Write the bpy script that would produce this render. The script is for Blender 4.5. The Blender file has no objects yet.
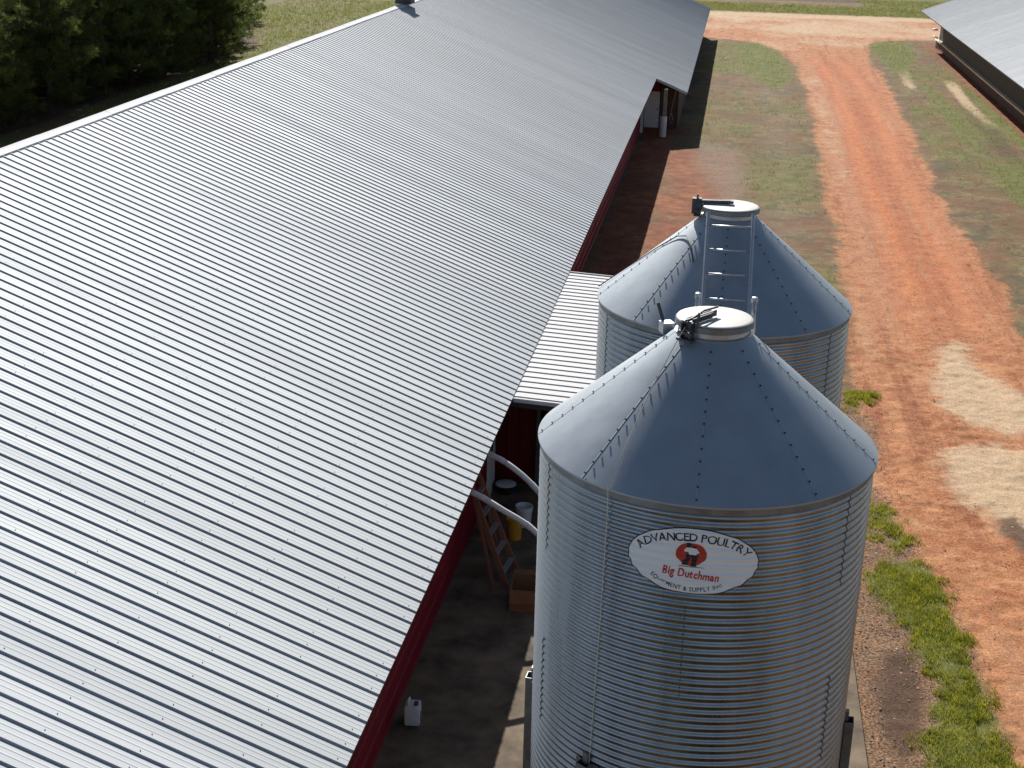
import bpy, bmesh, math, random
import numpy as np
from mathutils import Vector, Matrix
R = math.radians
random.seed(7); RNG = np.random.default_rng(11)
SC = bpy.context.scene
COL = SC.collection

# ------------------------------------------------------------------ camera, sky, sun, exposure
CAM_Z = 10.75
F_PX, PITCH, YAW, ROLL = 1429.3, R(19.664), R(8.310), R(1.443)
fw = Vector((-math.sin(YAW)*math.cos(PITCH), math.cos(YAW)*math.cos(PITCH), -math.sin(PITCH)))
r0 = Vector((math.cos(YAW), math.sin(YAW), 0)); u0 = r0.cross(fw)
rt = r0*math.cos(ROLL) + u0*math.sin(ROLL); up = -r0*math.sin(ROLL) + u0*math.cos(ROLL)
cd = bpy.data.cameras.new('camera'); cam = bpy.data.objects.new('camera', cd); COL.objects.link(cam)
cd.sensor_width = 36; cd.lens = F_PX/1024*36; cd.clip_start = .1; cd.clip_end = 3000
M = Matrix((rt, up, -fw)).transposed().to_4x4(); M.translation = (0, 0, CAM_Z)
cam.matrix_world = M; SC.camera = cam

SUN_EL, SUN_AZ = R(33), R(-14)          # azimuth measured from +Y towards +X
sdir = Vector((math.sin(SUN_AZ)*math.cos(SUN_EL), math.cos(SUN_AZ)*math.cos(SUN_EL), math.sin(SUN_EL)))
W = bpy.data.worlds.new('World'); SC.world = W; W.use_nodes = True
nt = W.node_tree; bg = nt.nodes['Background']
sky = nt.nodes.new('ShaderNodeTexSky'); sky.sky_type = 'NISHITA'; sky.sun_disc = False
sky.sun_elevation = SUN_EL; sky.sun_rotation = SUN_AZ
sky.air_density = 1.0; sky.dust_density = .6; sky.ozone_density = 1.2
nt.links.new(sky.outputs[0], bg.inputs[0]); bg.inputs[1].default_value = .058
sl = bpy.data.lights.new('sun', 'SUN'); sl.energy = 4.9; sl.angle = R(.53); sl.color = (1, .955, .89)
so = bpy.data.objects.new('sun', sl); COL.objects.link(so)
so.rotation_euler = (-sdir).to_track_quat('-Z', 'Y').to_euler()
SC.view_settings.view_transform = 'Standard'; SC.view_settings.look = 'None'
SC.view_settings.exposure = 0.42; SC.view_settings.gamma = 1

# ------------------------------------------------------------------ materials
MATS = {}
def mat(name, col, rough=.7, metal=0, var=.0, vscale=3.0, stretch=(1,1,1), bump=0, bscale=40, rvar=0, col2=None, spec=.5, detail=4):
    m = bpy.data.materials.new(name); m.use_nodes = True
    t = m.node_tree; b = t.nodes['Principled BSDF']
    b.inputs['Base Color'].default_value = (*col, 1); b.inputs['Roughness'].default_value = rough
    b.inputs['Metallic'].default_value = metal; b.inputs['Specular IOR Level'].default_value = spec
    if var or col2 or rvar or bump:
        tc = t.nodes.new('ShaderNodeTexCoord'); mp = t.nodes.new('ShaderNodeMapping')
        mp.inputs['Scale'].default_value = stretch; t.links.new(tc.outputs['Object'], mp.inputs[0])
    if var or col2 or rvar:
        n = t.nodes.new('ShaderNodeTexNoise'); n.inputs['Scale'].default_value = vscale
        n.inputs['Detail'].default_value = detail; n.inputs['Roughness'].default_value = .6
        t.links.new(mp.outputs[0], n.inputs['Vector'])
        mx = t.nodes.new('ShaderNodeMix'); mx.data_type = 'RGBA'
        lo = col2 if col2 else tuple(c*(1-var) for c in col)
        hi = col if col2 else tuple(min(1, c*(1+var)) for c in col)
        mr = t.nodes.new('ShaderNodeMapRange'); mr.inputs[1].default_value = .3; mr.inputs[2].default_value = .7
        t.links.new(n.outputs[0], mr.inputs[0]); t.links.new(mr.outputs[0], mx.inputs[0])
        mx.inputs[6].default_value = (*lo, 1); mx.inputs[7].default_value = (*hi, 1)
        t.links.new(mx.outputs[2], b.inputs['Base Color'])
        if rvar:
            m2 = t.nodes.new('ShaderNodeMapRange'); m2.inputs[1].default_value = .3; m2.inputs[2].default_value = .7
            m2.inputs[3].default_value = rough-rvar; m2.inputs[4].default_value = rough+rvar
            t.links.new(n.outputs[0], m2.inputs[0]); t.links.new(m2.outputs[0], b.inputs['Roughness'])
    if bump:
        n2 = t.nodes.new('ShaderNodeTexNoise'); n2.inputs['Scale'].default_value = bscale; n2.inputs['Detail'].default_value = 6
        t.links.new(mp.outputs[0], n2.inputs['Vector'])
        bp = t.nodes.new('ShaderNodeBump'); bp.inputs['Strength'].default_value = bump; bp.inputs['Distance'].default_value = .01
        t.links.new(n2.outputs[0], bp.inputs['Height']); t.links.new(bp.outputs[0], b.inputs['Normal'])
    MATS[name] = m
    return m

def sheet_tint(name, width, amt):
    """each roofing sheet a little lighter or duller than its neighbour"""
    t = MATS[name].node_tree; N = t.nodes; L = t.links; b = N['Principled BSDF']; src = b.inputs['Base Color'].links[0].from_socket
    tc = N.new('ShaderNodeTexCoord'); sp = N.new('ShaderNodeSeparateXYZ'); L.new(tc.outputs['Object'], sp.inputs[0])
    dv = N.new('ShaderNodeMath'); dv.operation = 'DIVIDE'; dv.inputs[1].default_value = width; L.new(sp.outputs[1], dv.inputs[0])
    fl = N.new('ShaderNodeMath'); fl.operation = 'FLOOR'; L.new(dv.outputs[0], fl.inputs[0])
    wn = N.new('ShaderNodeTexWhiteNoise'); wn.noise_dimensions = '1D'; L.new(fl.outputs[0], wn.inputs['W'])
    mr = N.new('ShaderNodeMapRange'); mr.inputs[3].default_value = 1-amt; mr.inputs[4].default_value = 1+amt; L.new(wn.outputs[0], mr.inputs[0])
    hs = N.new('ShaderNodeHueSaturation'); L.new(src, hs.inputs['Color']); L.new(mr.outputs[0], hs.inputs['Value']); L.new(hs.outputs[0], b.inputs['Base Color'])
mat('roof_metal', (.445,.468,.488), .77, .5, var=.10, vscale=.8, stretch=(.3,3.5,1), rvar=.05, detail=7)
sheet_tint('roof_metal', 1.0568, .045)
mat('roof_metal_shed', (.52,.52,.52), .78, .3, var=.05, vscale=1.5, stretch=(.3,3,1))
mat('ridge_metal', (.56,.57,.59), .8, .2, var=.04, vscale=2)
mat('galvanised', (.285,.315,.345), .29, .94, var=.22, vscale=1.6, stretch=(2.2,2.2,.35), rvar=.06, detail=7)
mat('galvanised_cone', (.36,.40,.44), .56, .6, var=.08, vscale=3.5, stretch=(1,1,.6), rvar=.06, detail=9)
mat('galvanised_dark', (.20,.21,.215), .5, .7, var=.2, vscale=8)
mat('steel_light', (.50,.51,.52), .45, .7, var=.12, vscale=12)
mat('bolt_dark', (.05,.05,.055), .6, .3)
mat('lid_white', (.54,.52,.48), .55, 0, var=.06, vscale=9)
mat('hinge_dark', (.07,.075,.085), .55, .4, var=.25, vscale=14)
mat('decal_white', (.84,.86,.88), .4)
mat('decal_black', (.015,.015,.02), .45)
mat('decal_red', (.50,.045,.02), .45)
mat('cord', (.62,.58,.48), .8)
mat('red_metal', (.25,.014,.026), .6, 0, spec=.2, var=.15, vscale=1.2, stretch=(1,.3,1))
mat('red_metal_shade', (.09,.006,.009), .6, 0, spec=.2, var=.15, vscale=2)  # darker copy of the red sheet, overhang shade put into its colour
mat('white_paint', (.70,.70,.69), .5, var=.07, vscale=4)
mat('interior_shade', (.012,.011,.011), .8)
mat('dark_trim', (.04,.035,.033), .7)
mat('post_wood', (.34,.29,.22), .8, var=.3, vscale=6, stretch=(4,4,.6))
mat('brown_board', (.09,.05,.035), .8, var=.3, vscale=4)
mat('curtain', (.035,.026,.02), .75, var=.25, vscale=2)
mat('base_wall', (.10,.045,.03), .85, var=.25, vscale=1.5)
mat('ledge', (.78,.60,.42), .8, var=.2, vscale=3)  # lightened: sunlight put into the colour, the ledge itself lies in shade
mat('pvc', (.84,.83,.84), .35, var=.05, vscale=7, col2=(.66,.64,.62))
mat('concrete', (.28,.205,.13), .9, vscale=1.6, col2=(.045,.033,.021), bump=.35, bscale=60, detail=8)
mat('yellow_plastic', (.62,.30,.03), .45, var=.12, vscale=8)
mat('white_plastic', (.68,.69,.71), .45, var=.05, vscale=10)
mat('black_plastic', (.02,.02,.022), .5)
mat('cardboard', (.27,.125,.06), .85, var=.15, vscale=5)
mat('ladder_fibre', (.29,.125,.075), .55, var=.12, vscale=9)
mat('aluminium', (.55,.55,.55), .4, .7)
mat('rust_metal', (.10,.10,.11), .6, .3, var=.3, vscale=4)
mat('bark', (.085,.06,.045), .9, var=.3, vscale=8, stretch=(3,3,.6))

def leaf_mat(name, c1, c2, scale, trans=.25):
    m = bpy.data.materials.new(name); m.use_nodes = True; t = m.node_tree
    b = t.nodes['Principled BSDF']; b.inputs['Roughness'].default_value = .6; b.inputs['Specular IOR Level'].default_value = .25
    g = t.nodes.new('ShaderNodeNewGeometry'); n = t.nodes.new('ShaderNodeTexNoise'); n.inputs['Scale'].default_value = scale; n.inputs['Detail'].default_value = 5
    t.links.new(g.outputs['Position'], n.inputs['Vector'])
    ad = t.nodes.new('ShaderNodeMath'); ad.operation = 'MULTIPLY_ADD'; ad.inputs[1].default_value = .5
    t.links.new(g.outputs['Random Per Island'], ad.inputs[0]); 
    mr = t.nodes.new('ShaderNodeMapRange'); mr.inputs[1].default_value = .45; mr.inputs[2].default_value = 1.0
    t.links.new(n.outputs[0], ad.inputs[2]); t.links.new(ad.outputs[0], mr.inputs[0])
    mx = t.nodes.new('ShaderNodeMix'); mx.data_type = 'RGBA'; mx.inputs[6].default_value = (*c1,1); mx.inputs[7].default_value = (*c2,1)
    t.links.new(mr.outputs[0], mx.inputs[0]); t.links.new(mx.outputs[2], b.inputs['Base Color'])
    tr = t.nodes.new('ShaderNodeBsdfTranslucent'); t.links.new(mx.outputs[2], tr.inputs[0])
    ms = t.nodes.new('ShaderNodeMixShader'); ms.inputs[0].default_value = trans
    t.links.new(b.outputs[0], ms.inputs[1]); t.links.new(tr.outputs[0], ms.inputs[2])
    t.links.new(ms.outputs[0], t.nodes['Material Output'].inputs[0]); MATS[name] = m
leaf_mat('pine_needles', (.05,.072,.02), (.18,.215,.055), .8, .5)
leaf_mat('grass_near', (.10,.15,.012), (.50,.47,.05), 4, .5)
leaf_mat('grass_verge', (.17,.21,.04), (.36,.33,.12), .5, .5)
leaf_mat('litter', (.12,.065,.035), (.48,.38,.28), 5, 0)
leaf_mat('stone', (.26,.11,.055), (.60,.36,.24), 3, 0)

# ------------------------------------------------------------------ mesh helpers
class MB:
    def __init__(s): s.v = []; s.f = []
    def add(s, vs, fs):
        k = len(s.v); s.v += [tuple(v) for v in vs]; s.f += [tuple(i+k for i in f) for f in fs]; return s
    def box(s, c, d, rz=0, rx=0):
        m = Matrix.Rotation(rz,3,'Z') @ Matrix.Rotation(rx,3,'X')
        vs = [Vector(c) + m @ Vector((sx*d[0]/2, sy*d[1]/2, sz*d[2]/2)) for sz in (-1,1) for sy in (-1,1) for sx in (-1,1)]
        return s.add(vs, [(0,2,3,1),(4,5,7,6),(0,1,5,4),(2,6,7,3),(0,4,6,2),(1,3,7,5)])
    def bar(s, p, q, w, h, upv=(0,0,1)):
        p = Vector(p); q = Vector(q); d = (q-p).normalized(); u = Vector(upv)
        if abs(d.dot(u)) > .98: u = Vector((0,1,0))
        a = d.cross(u).normalized(); b = a.cross(d)
        vs = [P + a*(sx*w/2) + b*(sz*h/2) for P in (p,q) for sz in (-1,1) for sx in (-1,1)]
        return s.add(vs, [(0,1,3,2),(4,6,7,5),(0,4,5,1),(2,3,7,6),(0,2,6,4),(1,5,7,3)])
    def tube(s, pts, r, n=10, cap=True):
        pts = [Vector(p) for p in pts]; rs = r if isinstance(r,(list,tuple)) else [r]*len(pts); rings = []
        prev = None
        for i,p in enumerate(pts):
            d = (pts[min(i+1,len(pts)-1)] - pts[max(i-1,0)]).normalized()
            if prev is None:
                u = Vector((0,0,1)) if abs(d.z) < .9 else Vector((1,0,0)); a = d.cross(u).normalized()
            else: a = (prev - d*prev.dot(d)).normalized()
            prev = a; b = d.cross(a)
            rings.append([p + (a*math.cos(2*math.pi*k/n) + b*math.sin(2*math.pi*k/n))*rs[i] for k in range(n)])
        vs = [v for rg in rings for v in rg]; fs = []
        for i in range(len(pts)-1):
            for k in range(n):
                fs.append((i*n+k, i*n+(k+1)%n, (i+1)*n+(k+1)%n, (i+1)*n+k))
        if cap: fs += [tuple(range(n-1,-1,-1)), tuple((len(pts)-1)*n+k for k in range(n))]
        return s.add(vs, fs)
    def lathe(s, prof, n=48, c=(0,0,0), cap0=False, cap1=False):
        vs = []; fs = []; m = len(prof)
        for k in range(n):
            a = 2*math.pi*k/n
            for (r,z) in prof: vs.append((c[0]+r*math.cos(a), c[1]+r*math.sin(a), c[2]+z))
        for k in range(n):
            k2 = (k+1)%n
            for i in range(m-1): fs.append((k*m+i, k2*m+i, k2*m+i+1, k*m+i+1))
        if cap0: fs.append(tuple(k*m for k in range(n-1,-1,-1)))
        if cap1: fs.append(tuple(k*m+m-1 for k in range(n)))
        return s.add(vs, fs)
    def stud(s, p, nrm, r, h, n=6):
        return s.tube([Vector(p), Vector(p)+Vector(nrm)*h], r, n)
    def build(s, name, material, parent=None, smooth=False, bevel=0):
        me = bpy.data.meshes.new(name); me.from_pydata(s.v, [], s.f); me.update()
        if bevel:
            bm = bmesh.new(); bm.from_mesh(me)
            es = [e for e in bm.edges if len(e.link_faces)==2 and e.calc_face_angle(0) > .6]
            bmesh.ops.bevel(bm, geom=es, offset=bevel, segments=2, affect='EDGES', profile=.6); bm.to_mesh(me); bm.free()
        me.materials.append(MATS[material])
        if smooth:
            me.polygons.foreach_set('use_smooth', [True]*len(me.polygons))
            if smooth == 'auto': me.set_sharp_from_angle(angle=R(35))
        o = bpy.data.objects.new(name, me); COL.objects.link(o)
        if parent: o.parent = parent
        return o
def tag(o, label, cat, group=None):
    o['label'] = label; o['category'] = cat
    if group: o['group'] = group
    return o
def thing(name, label, cat, loc=(0,0,0), rz=0, group=None):
    o = bpy.data.objects.new(name, None); COL.objects.link(o); o.location = loc; o.rotation_euler = (0,0,rz)
    return tag(o, label, cat, group)
def structure(o): o['kind'] = 'structure'; return o
def stuff(o): o['kind'] = 'stuff'; return o
def dup(o, parent=None):
    c = o.copy(); COL.objects.link(c)
    if parent: c.parent = parent
    for ch in list(o.children): dup(ch, c)
    return c

# ------------------------------------------------------------------ ground: one sheet, split into ground and road faces
def vnoise(x, y, scale, seed=0, octv=4):
    out = np.zeros_like(x); amp = 1; tot = 0
    for o in range(octv):
        g = np.random.default_rng(seed*31+o).random((256,256))
        u = x/scale*2**o + 37.3*o; v = y/scale*2**o + 11.7*o
        i = np.floor(u).astype(int); j = np.floor(v).astype(int); fu = u-i; fv = v-j
        fu = fu*fu*(3-2*fu); fv = fv*fv*(3-2*fv)
        a = g[i%256, j%256]; b = g[(i+1)%256, j%256]; c = g[i%256,(j+1)%256]; d = g[(i+1)%256,(j+1)%256]
        out += amp*((a*(1-fu)+b*fu)*(1-fv) + (c*(1-fu)+d*fu)*fv); tot += amp; amp *= .55
    return out/tot
def ss(e0, e1, x):
    t = np.clip((x-e0)/(e1-e0), 0, 1); return t*t*(3-2*t)
def sdpoly(x, y, poly):
    p = np.array(poly, float); n = len(p); d = np.full(x.shape, 1e9); s = np.zeros(x.shape, bool)
    for i in range(n):
        a = p[i]; b = p[(i+1)%n]; ex, ey = b-a; wx = x-a[0]; wy = y-a[1]
        t = np.clip((wx*ex+wy*ey)/(ex*ex+ey*ey+1e-9), 0, 1)
        d = np.minimum(d, (wx-ex*t)**2 + (wy-ey*t)**2)
        cnd = ((a[1] > y) != (b[1] > y)) & (x < (b[0]-a[0])*(y-a[1])/(b[1]-a[1]+1e-12) + a[0])
        s ^= cnd
    d = np.sqrt(d); return np.where(s, d, -d)
def pm(x, y, poly, soft=.4): return ss(-soft, soft, sdpoly(x, y, poly))

ROAD_L = [(-60,4.3),(16,4.25),(18,4.17),(20,4.1),(21.2,3.95),(22.3,3.75),(23.5,3.55),(26,3.45),(31,3.3),(37,3.5),(40,3.7),(44,3.65),(47,3.8),(53,3.75),(57,3.7),(69,4.0),(84,4.0),(92,3.7),(98,3.0),(102,2.2),(104.5,.3),(106.5,-3)]
ROAD_R = [(-60,8.3),(35.4,7.8),(40.5,7.9),(46,8.05),(53,7.85),(60,8.0),(71,8.35),(88,8.75),(97,8.8),(103,9.2),(106,9.8),(108.5,11.2),(111,14.7)]
def masks(x, y):
    nz = vnoise(x, y, 2.6, 1) - .5; nf = vnoise(x, y, .8, 2) - .5; nl = vnoise(x, y, 9, 3) - .5
    l = np.interp(y, [a for a,b in ROAD_L], [b for a,b in ROAD_L]); r = np.interp(y, [a for a,b in ROAD_R], [b for a,b in ROAD_R])
    d = np.minimum(x-l, r-x)
    dc = np.minimum(y-109.5, 127.5-y + .05*(x-5)); dc = np.where((x > -16) & (x < 90), dc, -9)
    # flare of the junction
    d = np.where((y > 104) & (y < 112), np.minimum(d, 112-y+2), d); d = np.where(y > 112, -9, d)
    dr = np.maximum(d, dc) + nz*.9 + nf*.35
    road = ss(-.9, .9, dr)
    bare = pm(x, y, [(-3.9,31),(-2.3,41),(-2.4,60.2),(-1,60.4),(.4,59.6),(.5,51),(-.4,45.5),(-1.2,38),(.5,31),(3.2,30)], .8)
    bare = np.maximum(bare, ss(1.2,.2, np.abs(x+3))*ss(30,32,y)*ss(108,104,y))
    bare = np.maximum(bare, ss(12.75,13.1,x)*ss(16,14,x)*ss(30,40,y)*ss(109,106,y))
    bare = np.clip(bare*.8 + (nz*.9+nf*.5)*(bare > .05), 0, 1)
    near = ss(36, 30, y)
    grass = np.zeros_like(x)
    strip = [(2.75,21.6),(3.2,22.5),(3.85,22.2),(4.12,20.0),(4.2,17.9),(4.25,16.0),(4.3,6),(2.7,6),(2.95,15.5),(3.25,17.2),(3.42,18.5),(3.36,19.75),(3.12,20.8)]
    grass = np.maximum(grass, pm(x, y, strip, .36))
    for pl in ([(3.0,30.9),(3.7,31.3),(3.75,30.4),(3.0,29.7)], [(3.0,24.7),(3.42,24.5),(3.68,23.1),(3.34,22.55),(2.8,23.1)], [(2.7,27.5),(3.3,28),(3.25,27),(2.7,26.6)]):
        grass = np.maximum(grass, pm(x, y, pl, .3)*.62)
    vl = pm(x, y, [(-2,62),(.6,60),(1.0,48),(.5,38),(3.5,34),(3.9,60),(4,85),(3.4,98),(1.5,104.5),(-1.5,104)], .8)
    vr = ss(0, .8, x-r)*ss(13.9, 13.1, x)*ss(40, 44, y+nz*4)*ss(111, 107, y)
    vr = np.maximum(vr, ss(0,.8,x-r)*ss(13.9,13.1,x)*ss(44,40,y)*.8)
    grass = np.maximum(grass, (vl*.38 + vr*.40) + (vl+vr > .3)*(nl*.7 + nz*.35))
    grass = np.maximum(grass, pm(x, y, [(-.3,100.5),(1.6,104.5),(3.3,97.5),(3.6,84),(2.3,79),(.5,88)], 1)*.85)
    grass = np.maximum(grass, pm(x, y, [(9.0,104),(9.8,107.5),(12.4,108.5),(12,98),(10.2,88),(9.4,90)], .8)*.8)
    grass = np.maximum(grass, pm(x, y, [(10.3,86),(11.4,84),(11.8,68),(10.6,60),(9.9,66)], .9)*.72)
    grass = np.maximum(grass, pm(x, y, [(10.0,60),(13.2,62),(13.2,46),(10.5,48)], .9)*.75)
    grass = np.maximum(grass, pm(x, y, [(12.6,84),(13.3,84),(13.3,62),(12.6,62)], .3)*.8)
    grass = np.maximum(grass, ss(127, 129, y)*ss(139, 135.5, y)*(.85 + nl*.5))
    grass = np.maximum(grass, ss(9.5, 13, x+nl*4)*ss(137, 139, y)*ss(160, 155, y)*.7)
    left = ss(-21, -23, x)
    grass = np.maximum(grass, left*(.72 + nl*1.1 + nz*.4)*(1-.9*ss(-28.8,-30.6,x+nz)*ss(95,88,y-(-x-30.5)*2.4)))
    grass = np.clip(grass + (grass > .05)*(nf*1.1+nz*.5)*ss(40,34,y), 0, 1)
    pale = pm(x, y, [(5.55,34.6),(6.1,35.3),(6.4,32.9),(7.2,31.3),(7.3,29.5),(6.3,29.1),(5.65,29.4),(5.15,30.2),(5.1,32)], .75)
    pale = np.maximum(pale, pm(x, y, [(4.75,27.9),(5.9,28.4),(6.9,28),(7,24),(6.2,22.5),(5.55,24),(5.2,24.9),(4.75,25.3),(4.65,26.7)], .7))
    pale = np.maximum(pale, pm(x, y, [(12.1,87),(12.8,86.5),(12.5,77.5),(12.6,70.2),(12.0,69.3),(11.85,77.2)], .3)*.9)
    pale = np.maximum(pale, pm(x, y, [(10.0,93.7),(10.6,91.4),(10.1,82),(9.6,84)], .4)*.75)
    pale = np.maximum(pale, pm(x, y, [(4.0,86),(5.0,86),(5.1,57),(4.3,52),(4.0,60)], .9)*.42)
    pale = np.maximum(pale, ss(122, 126, y+nl*3)*ss(129.5, 127.5, y)*.8)
    pale = np.maximum(pale, ss(90, 106, y)*ss(129, 126, y)*(.42+nl*.9)*np.maximum(ss(-.6,.5,d), ss(-.6,.5,dc)))
    pale = np.clip(pale + (pale > .1)*(nz*.5+nf*.3), 0, 1)
    dark = pm(x, y, [(2.62,18.4),(2.9,19.3),(3.25,19.45),(3.36,18.3),(3.15,17.0),(2.85,16.3),(2.66,17.4)], .38)
    dark = np.maximum(dark, pm(x, y, [(11.8,77),(12.5,69.5),(12.3,58),(12.2,46),(11.6,46),(11.2,64),(11.3,71)], .5)*.75)
    dark = np.maximum(dark, ss(140.5, 143, y)*.8)
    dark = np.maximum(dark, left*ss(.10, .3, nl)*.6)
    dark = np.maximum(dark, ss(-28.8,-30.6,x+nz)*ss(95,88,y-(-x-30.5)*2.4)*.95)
    dark = np.maximum(dark, pm(x, y, [(5.2,24.6),(5.7,24.9),(6.2,22.6),(5.7,22)], .3)*.7)
    dark = np.clip(dark + (dark > .1)*(nz*.4+nf*.3), 0, 1)
    red = ss(32, 42, y)*ss(103, 88, y)*ss(-.2, 1.2, d)*(.75+nl*.5)
    red = np.maximum(red, bare*.9)
    lit = pm(x, y, [(2.3,31),(3.5,31),(3.5,24),(4.2,20),(4.3,6),(2.3,6)], .3)
    grey = pm(x, y, [(-1.5,63),(.4,61.3),(1.2,53.5),(.2,48),(-.4,52),(-1.3,57)], .9)*.8
    grey = np.maximum(grey, pm(x, y, [(.8,80),(3.2,80),(3.3,52),(2.6,40),(1.2,44),(1.4,60)], 1)*.45)
    return dict(road=np.clip(np.maximum(road, 0),0,1), bare=bare, grass=grass, pale=pale, dark=dark, red=np.clip(red,0,1), lit=lit, grey=np.clip(grey,0,1), d=d, dr=dr)

def build_ground():
    def seg(a, b, s): return list(np.arange(a, b-1e-6, s))
    xs = seg(-900,-60,60)+seg(-60,-20,1.0)+seg(-20,-4,2)+seg(-4,2.4,.2)+seg(2.4,9.5,.06)+seg(9.5,15,.22)+seg(15,40,2.5)+seg(40,940,60)
    ys = seg(-300,-20,40)+seg(-20,10,1.5)+seg(10,14,.3)+seg(14,36,.065)+seg(36,60,.2)+seg(60,112,.4)+seg(112,150,.6)+seg(150,200,5)+seg(200,1200,50)
    X, Y = np.meshgrid(np.array(xs), np.array(ys)); nx = len(xs); ny = len(ys)
    k = masks(X, Y)
    Z = (vnoise(X,Y,1.1,5)-.5)*.05 + (vnoise(X,Y,.35,6)-.5)*.03
    Z += (vnoise(X,Y,.22,15,3)-.5)*.055*(1-k['grass'])
    Z += k['grass']*.02 - k['road']*.02
    # wheel tracks
    lx = X - np.interp(Y, [a for a,b in ROAD_L], [b for a,b in ROAD_L])
    Z -= k['road']*.03*(np.exp(-((lx-1.3)/.28)**2) + np.exp(-((lx-2.9)/.28)**2))
    flat = ss(2.9, 2.45, X)*ss(-24, -22.5, X)*ss(34, 31, Y); Z = Z*(1-flat) - .03*flat
    co = np.stack([X, Y, Z], -1).reshape(-1,3)
    idx = np.arange(nx*ny).reshape(ny,nx)
    q = np.stack([idx[:-1,:-1], idx[:-1,1:], idx[1:,1:], idx[1:,:-1]], -1).reshape(-1,4)
    rm = k['road'].reshape(-1)[q].mean(1) > .5
    A = np.stack([k['road'], k['grass'], k['pale'], np.ones_like(X)], -1).reshape(-1,4)
    B = np.stack([k['dark'], k['red'], k['lit'], np.ones_like(X)], -1).reshape(-1,4)
    lane = np.clip((X-np.interp(Y, [a for a,b in ROAD_L], [b for a,b in ROAD_L]))/5, 0, 1)
    Cc = np.stack([k['bare'], k['grey'], lane, np.ones_like(X)], -1).reshape(-1,4)
    m = bpy.data.materials.new('earth'); m.use_nodes = True; t = m.node_tree; N = t.nodes; L = t.links
    b = N['Principled BSDF']; b.inputs['Roughness'].default_value = .92; b.inputs['Specular IOR Level'].default_value = .15
    g = N.new('ShaderNodeNewGeometry')
    def noise(scale, stretch=(1,1,1), detail=6, rough=.6):
        mp = N.new('ShaderNodeMapping'); mp.inputs['Scale'].default_value = stretch; L.new(g.outputs['Position'], mp.inputs[0])
        n = N.new('ShaderNodeTexNoise'); n.inputs['Scale'].default_value = scale; n.inputs['Detail'].default_value = detail; n.inputs['Roughness'].default_value = rough
        L.new(mp.outputs[0], n.inputs['Vector']); return n.outputs[0]
    def sep(name):
        a = N.new('ShaderNodeAttribute'); a.attribute_name = name; s = N.new('ShaderNodeSeparateColor'); L.new(a.outputs['Color'], s.inputs[0]); return s.outputs
    a1 = sep('maskA'); a2 = sep('maskB'); a3 = sep('maskC')
    n_f = noise(9, detail=8, rough=.7); n_m = noise(1.6, detail=8, rough=.65); n_s = noise(1.0, (2.2,.09,1), 6); n_c = noise(28, detail=5, rough=.7); n_l = noise(.35, detail=6, rough=.65); n_e = noise(2.6, detail=10, rough=.75); n_p = noise(.75, (1,.55,1), detail=9, rough=.7)
    def mth(op, a, b_, c=None):
        n = N.new('ShaderNodeMath'); n.operation = op
        for i,v in enumerate((a,b_,c)):
            if v is None: continue
            if isinstance(v,(int,float)): n.inputs[i].default_value = v
            else: L.new(v, n.inputs[i])
        return n.outputs[0]
    def thr(mask, noise_, amp, w=.12):
        v = mth('ADD', mask, mth('MULTIPLY', mth('SUBTRACT', noise_, .5), amp))
        r = N.new('ShaderNodeMapRange'); r.interpolation_type = 'SMOOTHSTEP'; r.inputs[1].default_value = .5-w; r.inputs[2].default_value = .5+w
        L.new(v, r.inputs[0]); return r.outputs[0]
    def mr(v, a, b_, c, d):
        r = N.new('ShaderNodeMapRange'); r.inputs[1].default_value = a; r.inputs[2].default_value = b_; r.inputs[3].default_value = c; r.inputs[4].default_value = d
        L.new(v, r.inputs[0]); return r.outputs[0]
    def mix(f, c1, c2):
        n = N.new('ShaderNodeMix'); n.data_type = 'RGBA'
        if isinstance(f,(int,float)): n.inputs[0].default_value = f
        else: L.new(f, n.inputs[0])
        for i,c in ((6,c1),(7,c2)):
            if isinstance(c, tuple): n.inputs[i].default_value = (*c,1)
            else: L.new(c, n.inputs[i])
        return n.outputs[2]
    dry = mix(mr(n_m,.35,.65,0,1), (.17,.10,.05), (.33,.26,.125))
    dry = mix(mth('MULTIPLY', mr(n_f,.4,.65,0,1), .6), dry, (.12,.115,.045))
    dry = mix(mth('MULTIPLY', thr(n_l, n_e, .8, .12), .75), dry, (.145,.075,.042))
    dry = mix(mth('MULTIPLY', mr(n_p,.50,.60,0,1), .75), dry, (.21,.092,.048))
    dry = mix(mth('MULTIPLY', mr(n_p,.47,.40,0,1), .8), dry, (.11,.095,.055))
    litter = mix(mr(n_c,.35,.62,0,1), (.075,.042,.024), (.30,.20,.125))
    litter = mix(mth('MULTIPLY', thr(n_e, n_f, .6, .12), .7), litter, mix(mr(n_c,.4,.6,0,1), (.13,.06,.03), (.42,.21,.10)))
    base = mix(thr(a2[2], n_m, .5), dry, litter)
    dirt = mix(mr(n_m,.36,.62,0,1), (.35,.112,.042), (.58,.265,.122))
    dirt = mix(mth('MULTIPLY', mr(n_s,.46,.36,0,1), .65), dirt, (.26,.072,.03))
    lane = mth('ADD', a3[2], mth('MULTIPLY', mth('SUBTRACT', n_m, .5), .16))
    rp = N.new('ShaderNodeValToRGB'); L.new(lane, rp.inputs[0]); e = rp.color_ramp.elements
    stops = [(0,(.42,.155,.085)),(.10,(.50,.23,.14)),(.20,(.56,.29,.18)),(.27,(.52,.14,.055)),(.36,(.70,.21,.07)),(.45,(.42,.10,.042)),(.55,(.55,.155,.063)),(.64,(.68,.22,.085)),(.75,(.48,.13,.058)),(.9,(.57,.19,.10)),(1,(.46,.18,.11))]
    e[0].position = 0; e[0].color = (*stops[0][1],1); e[1].position = 1; e[1].color = (*stops[-1][1],1)
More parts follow.
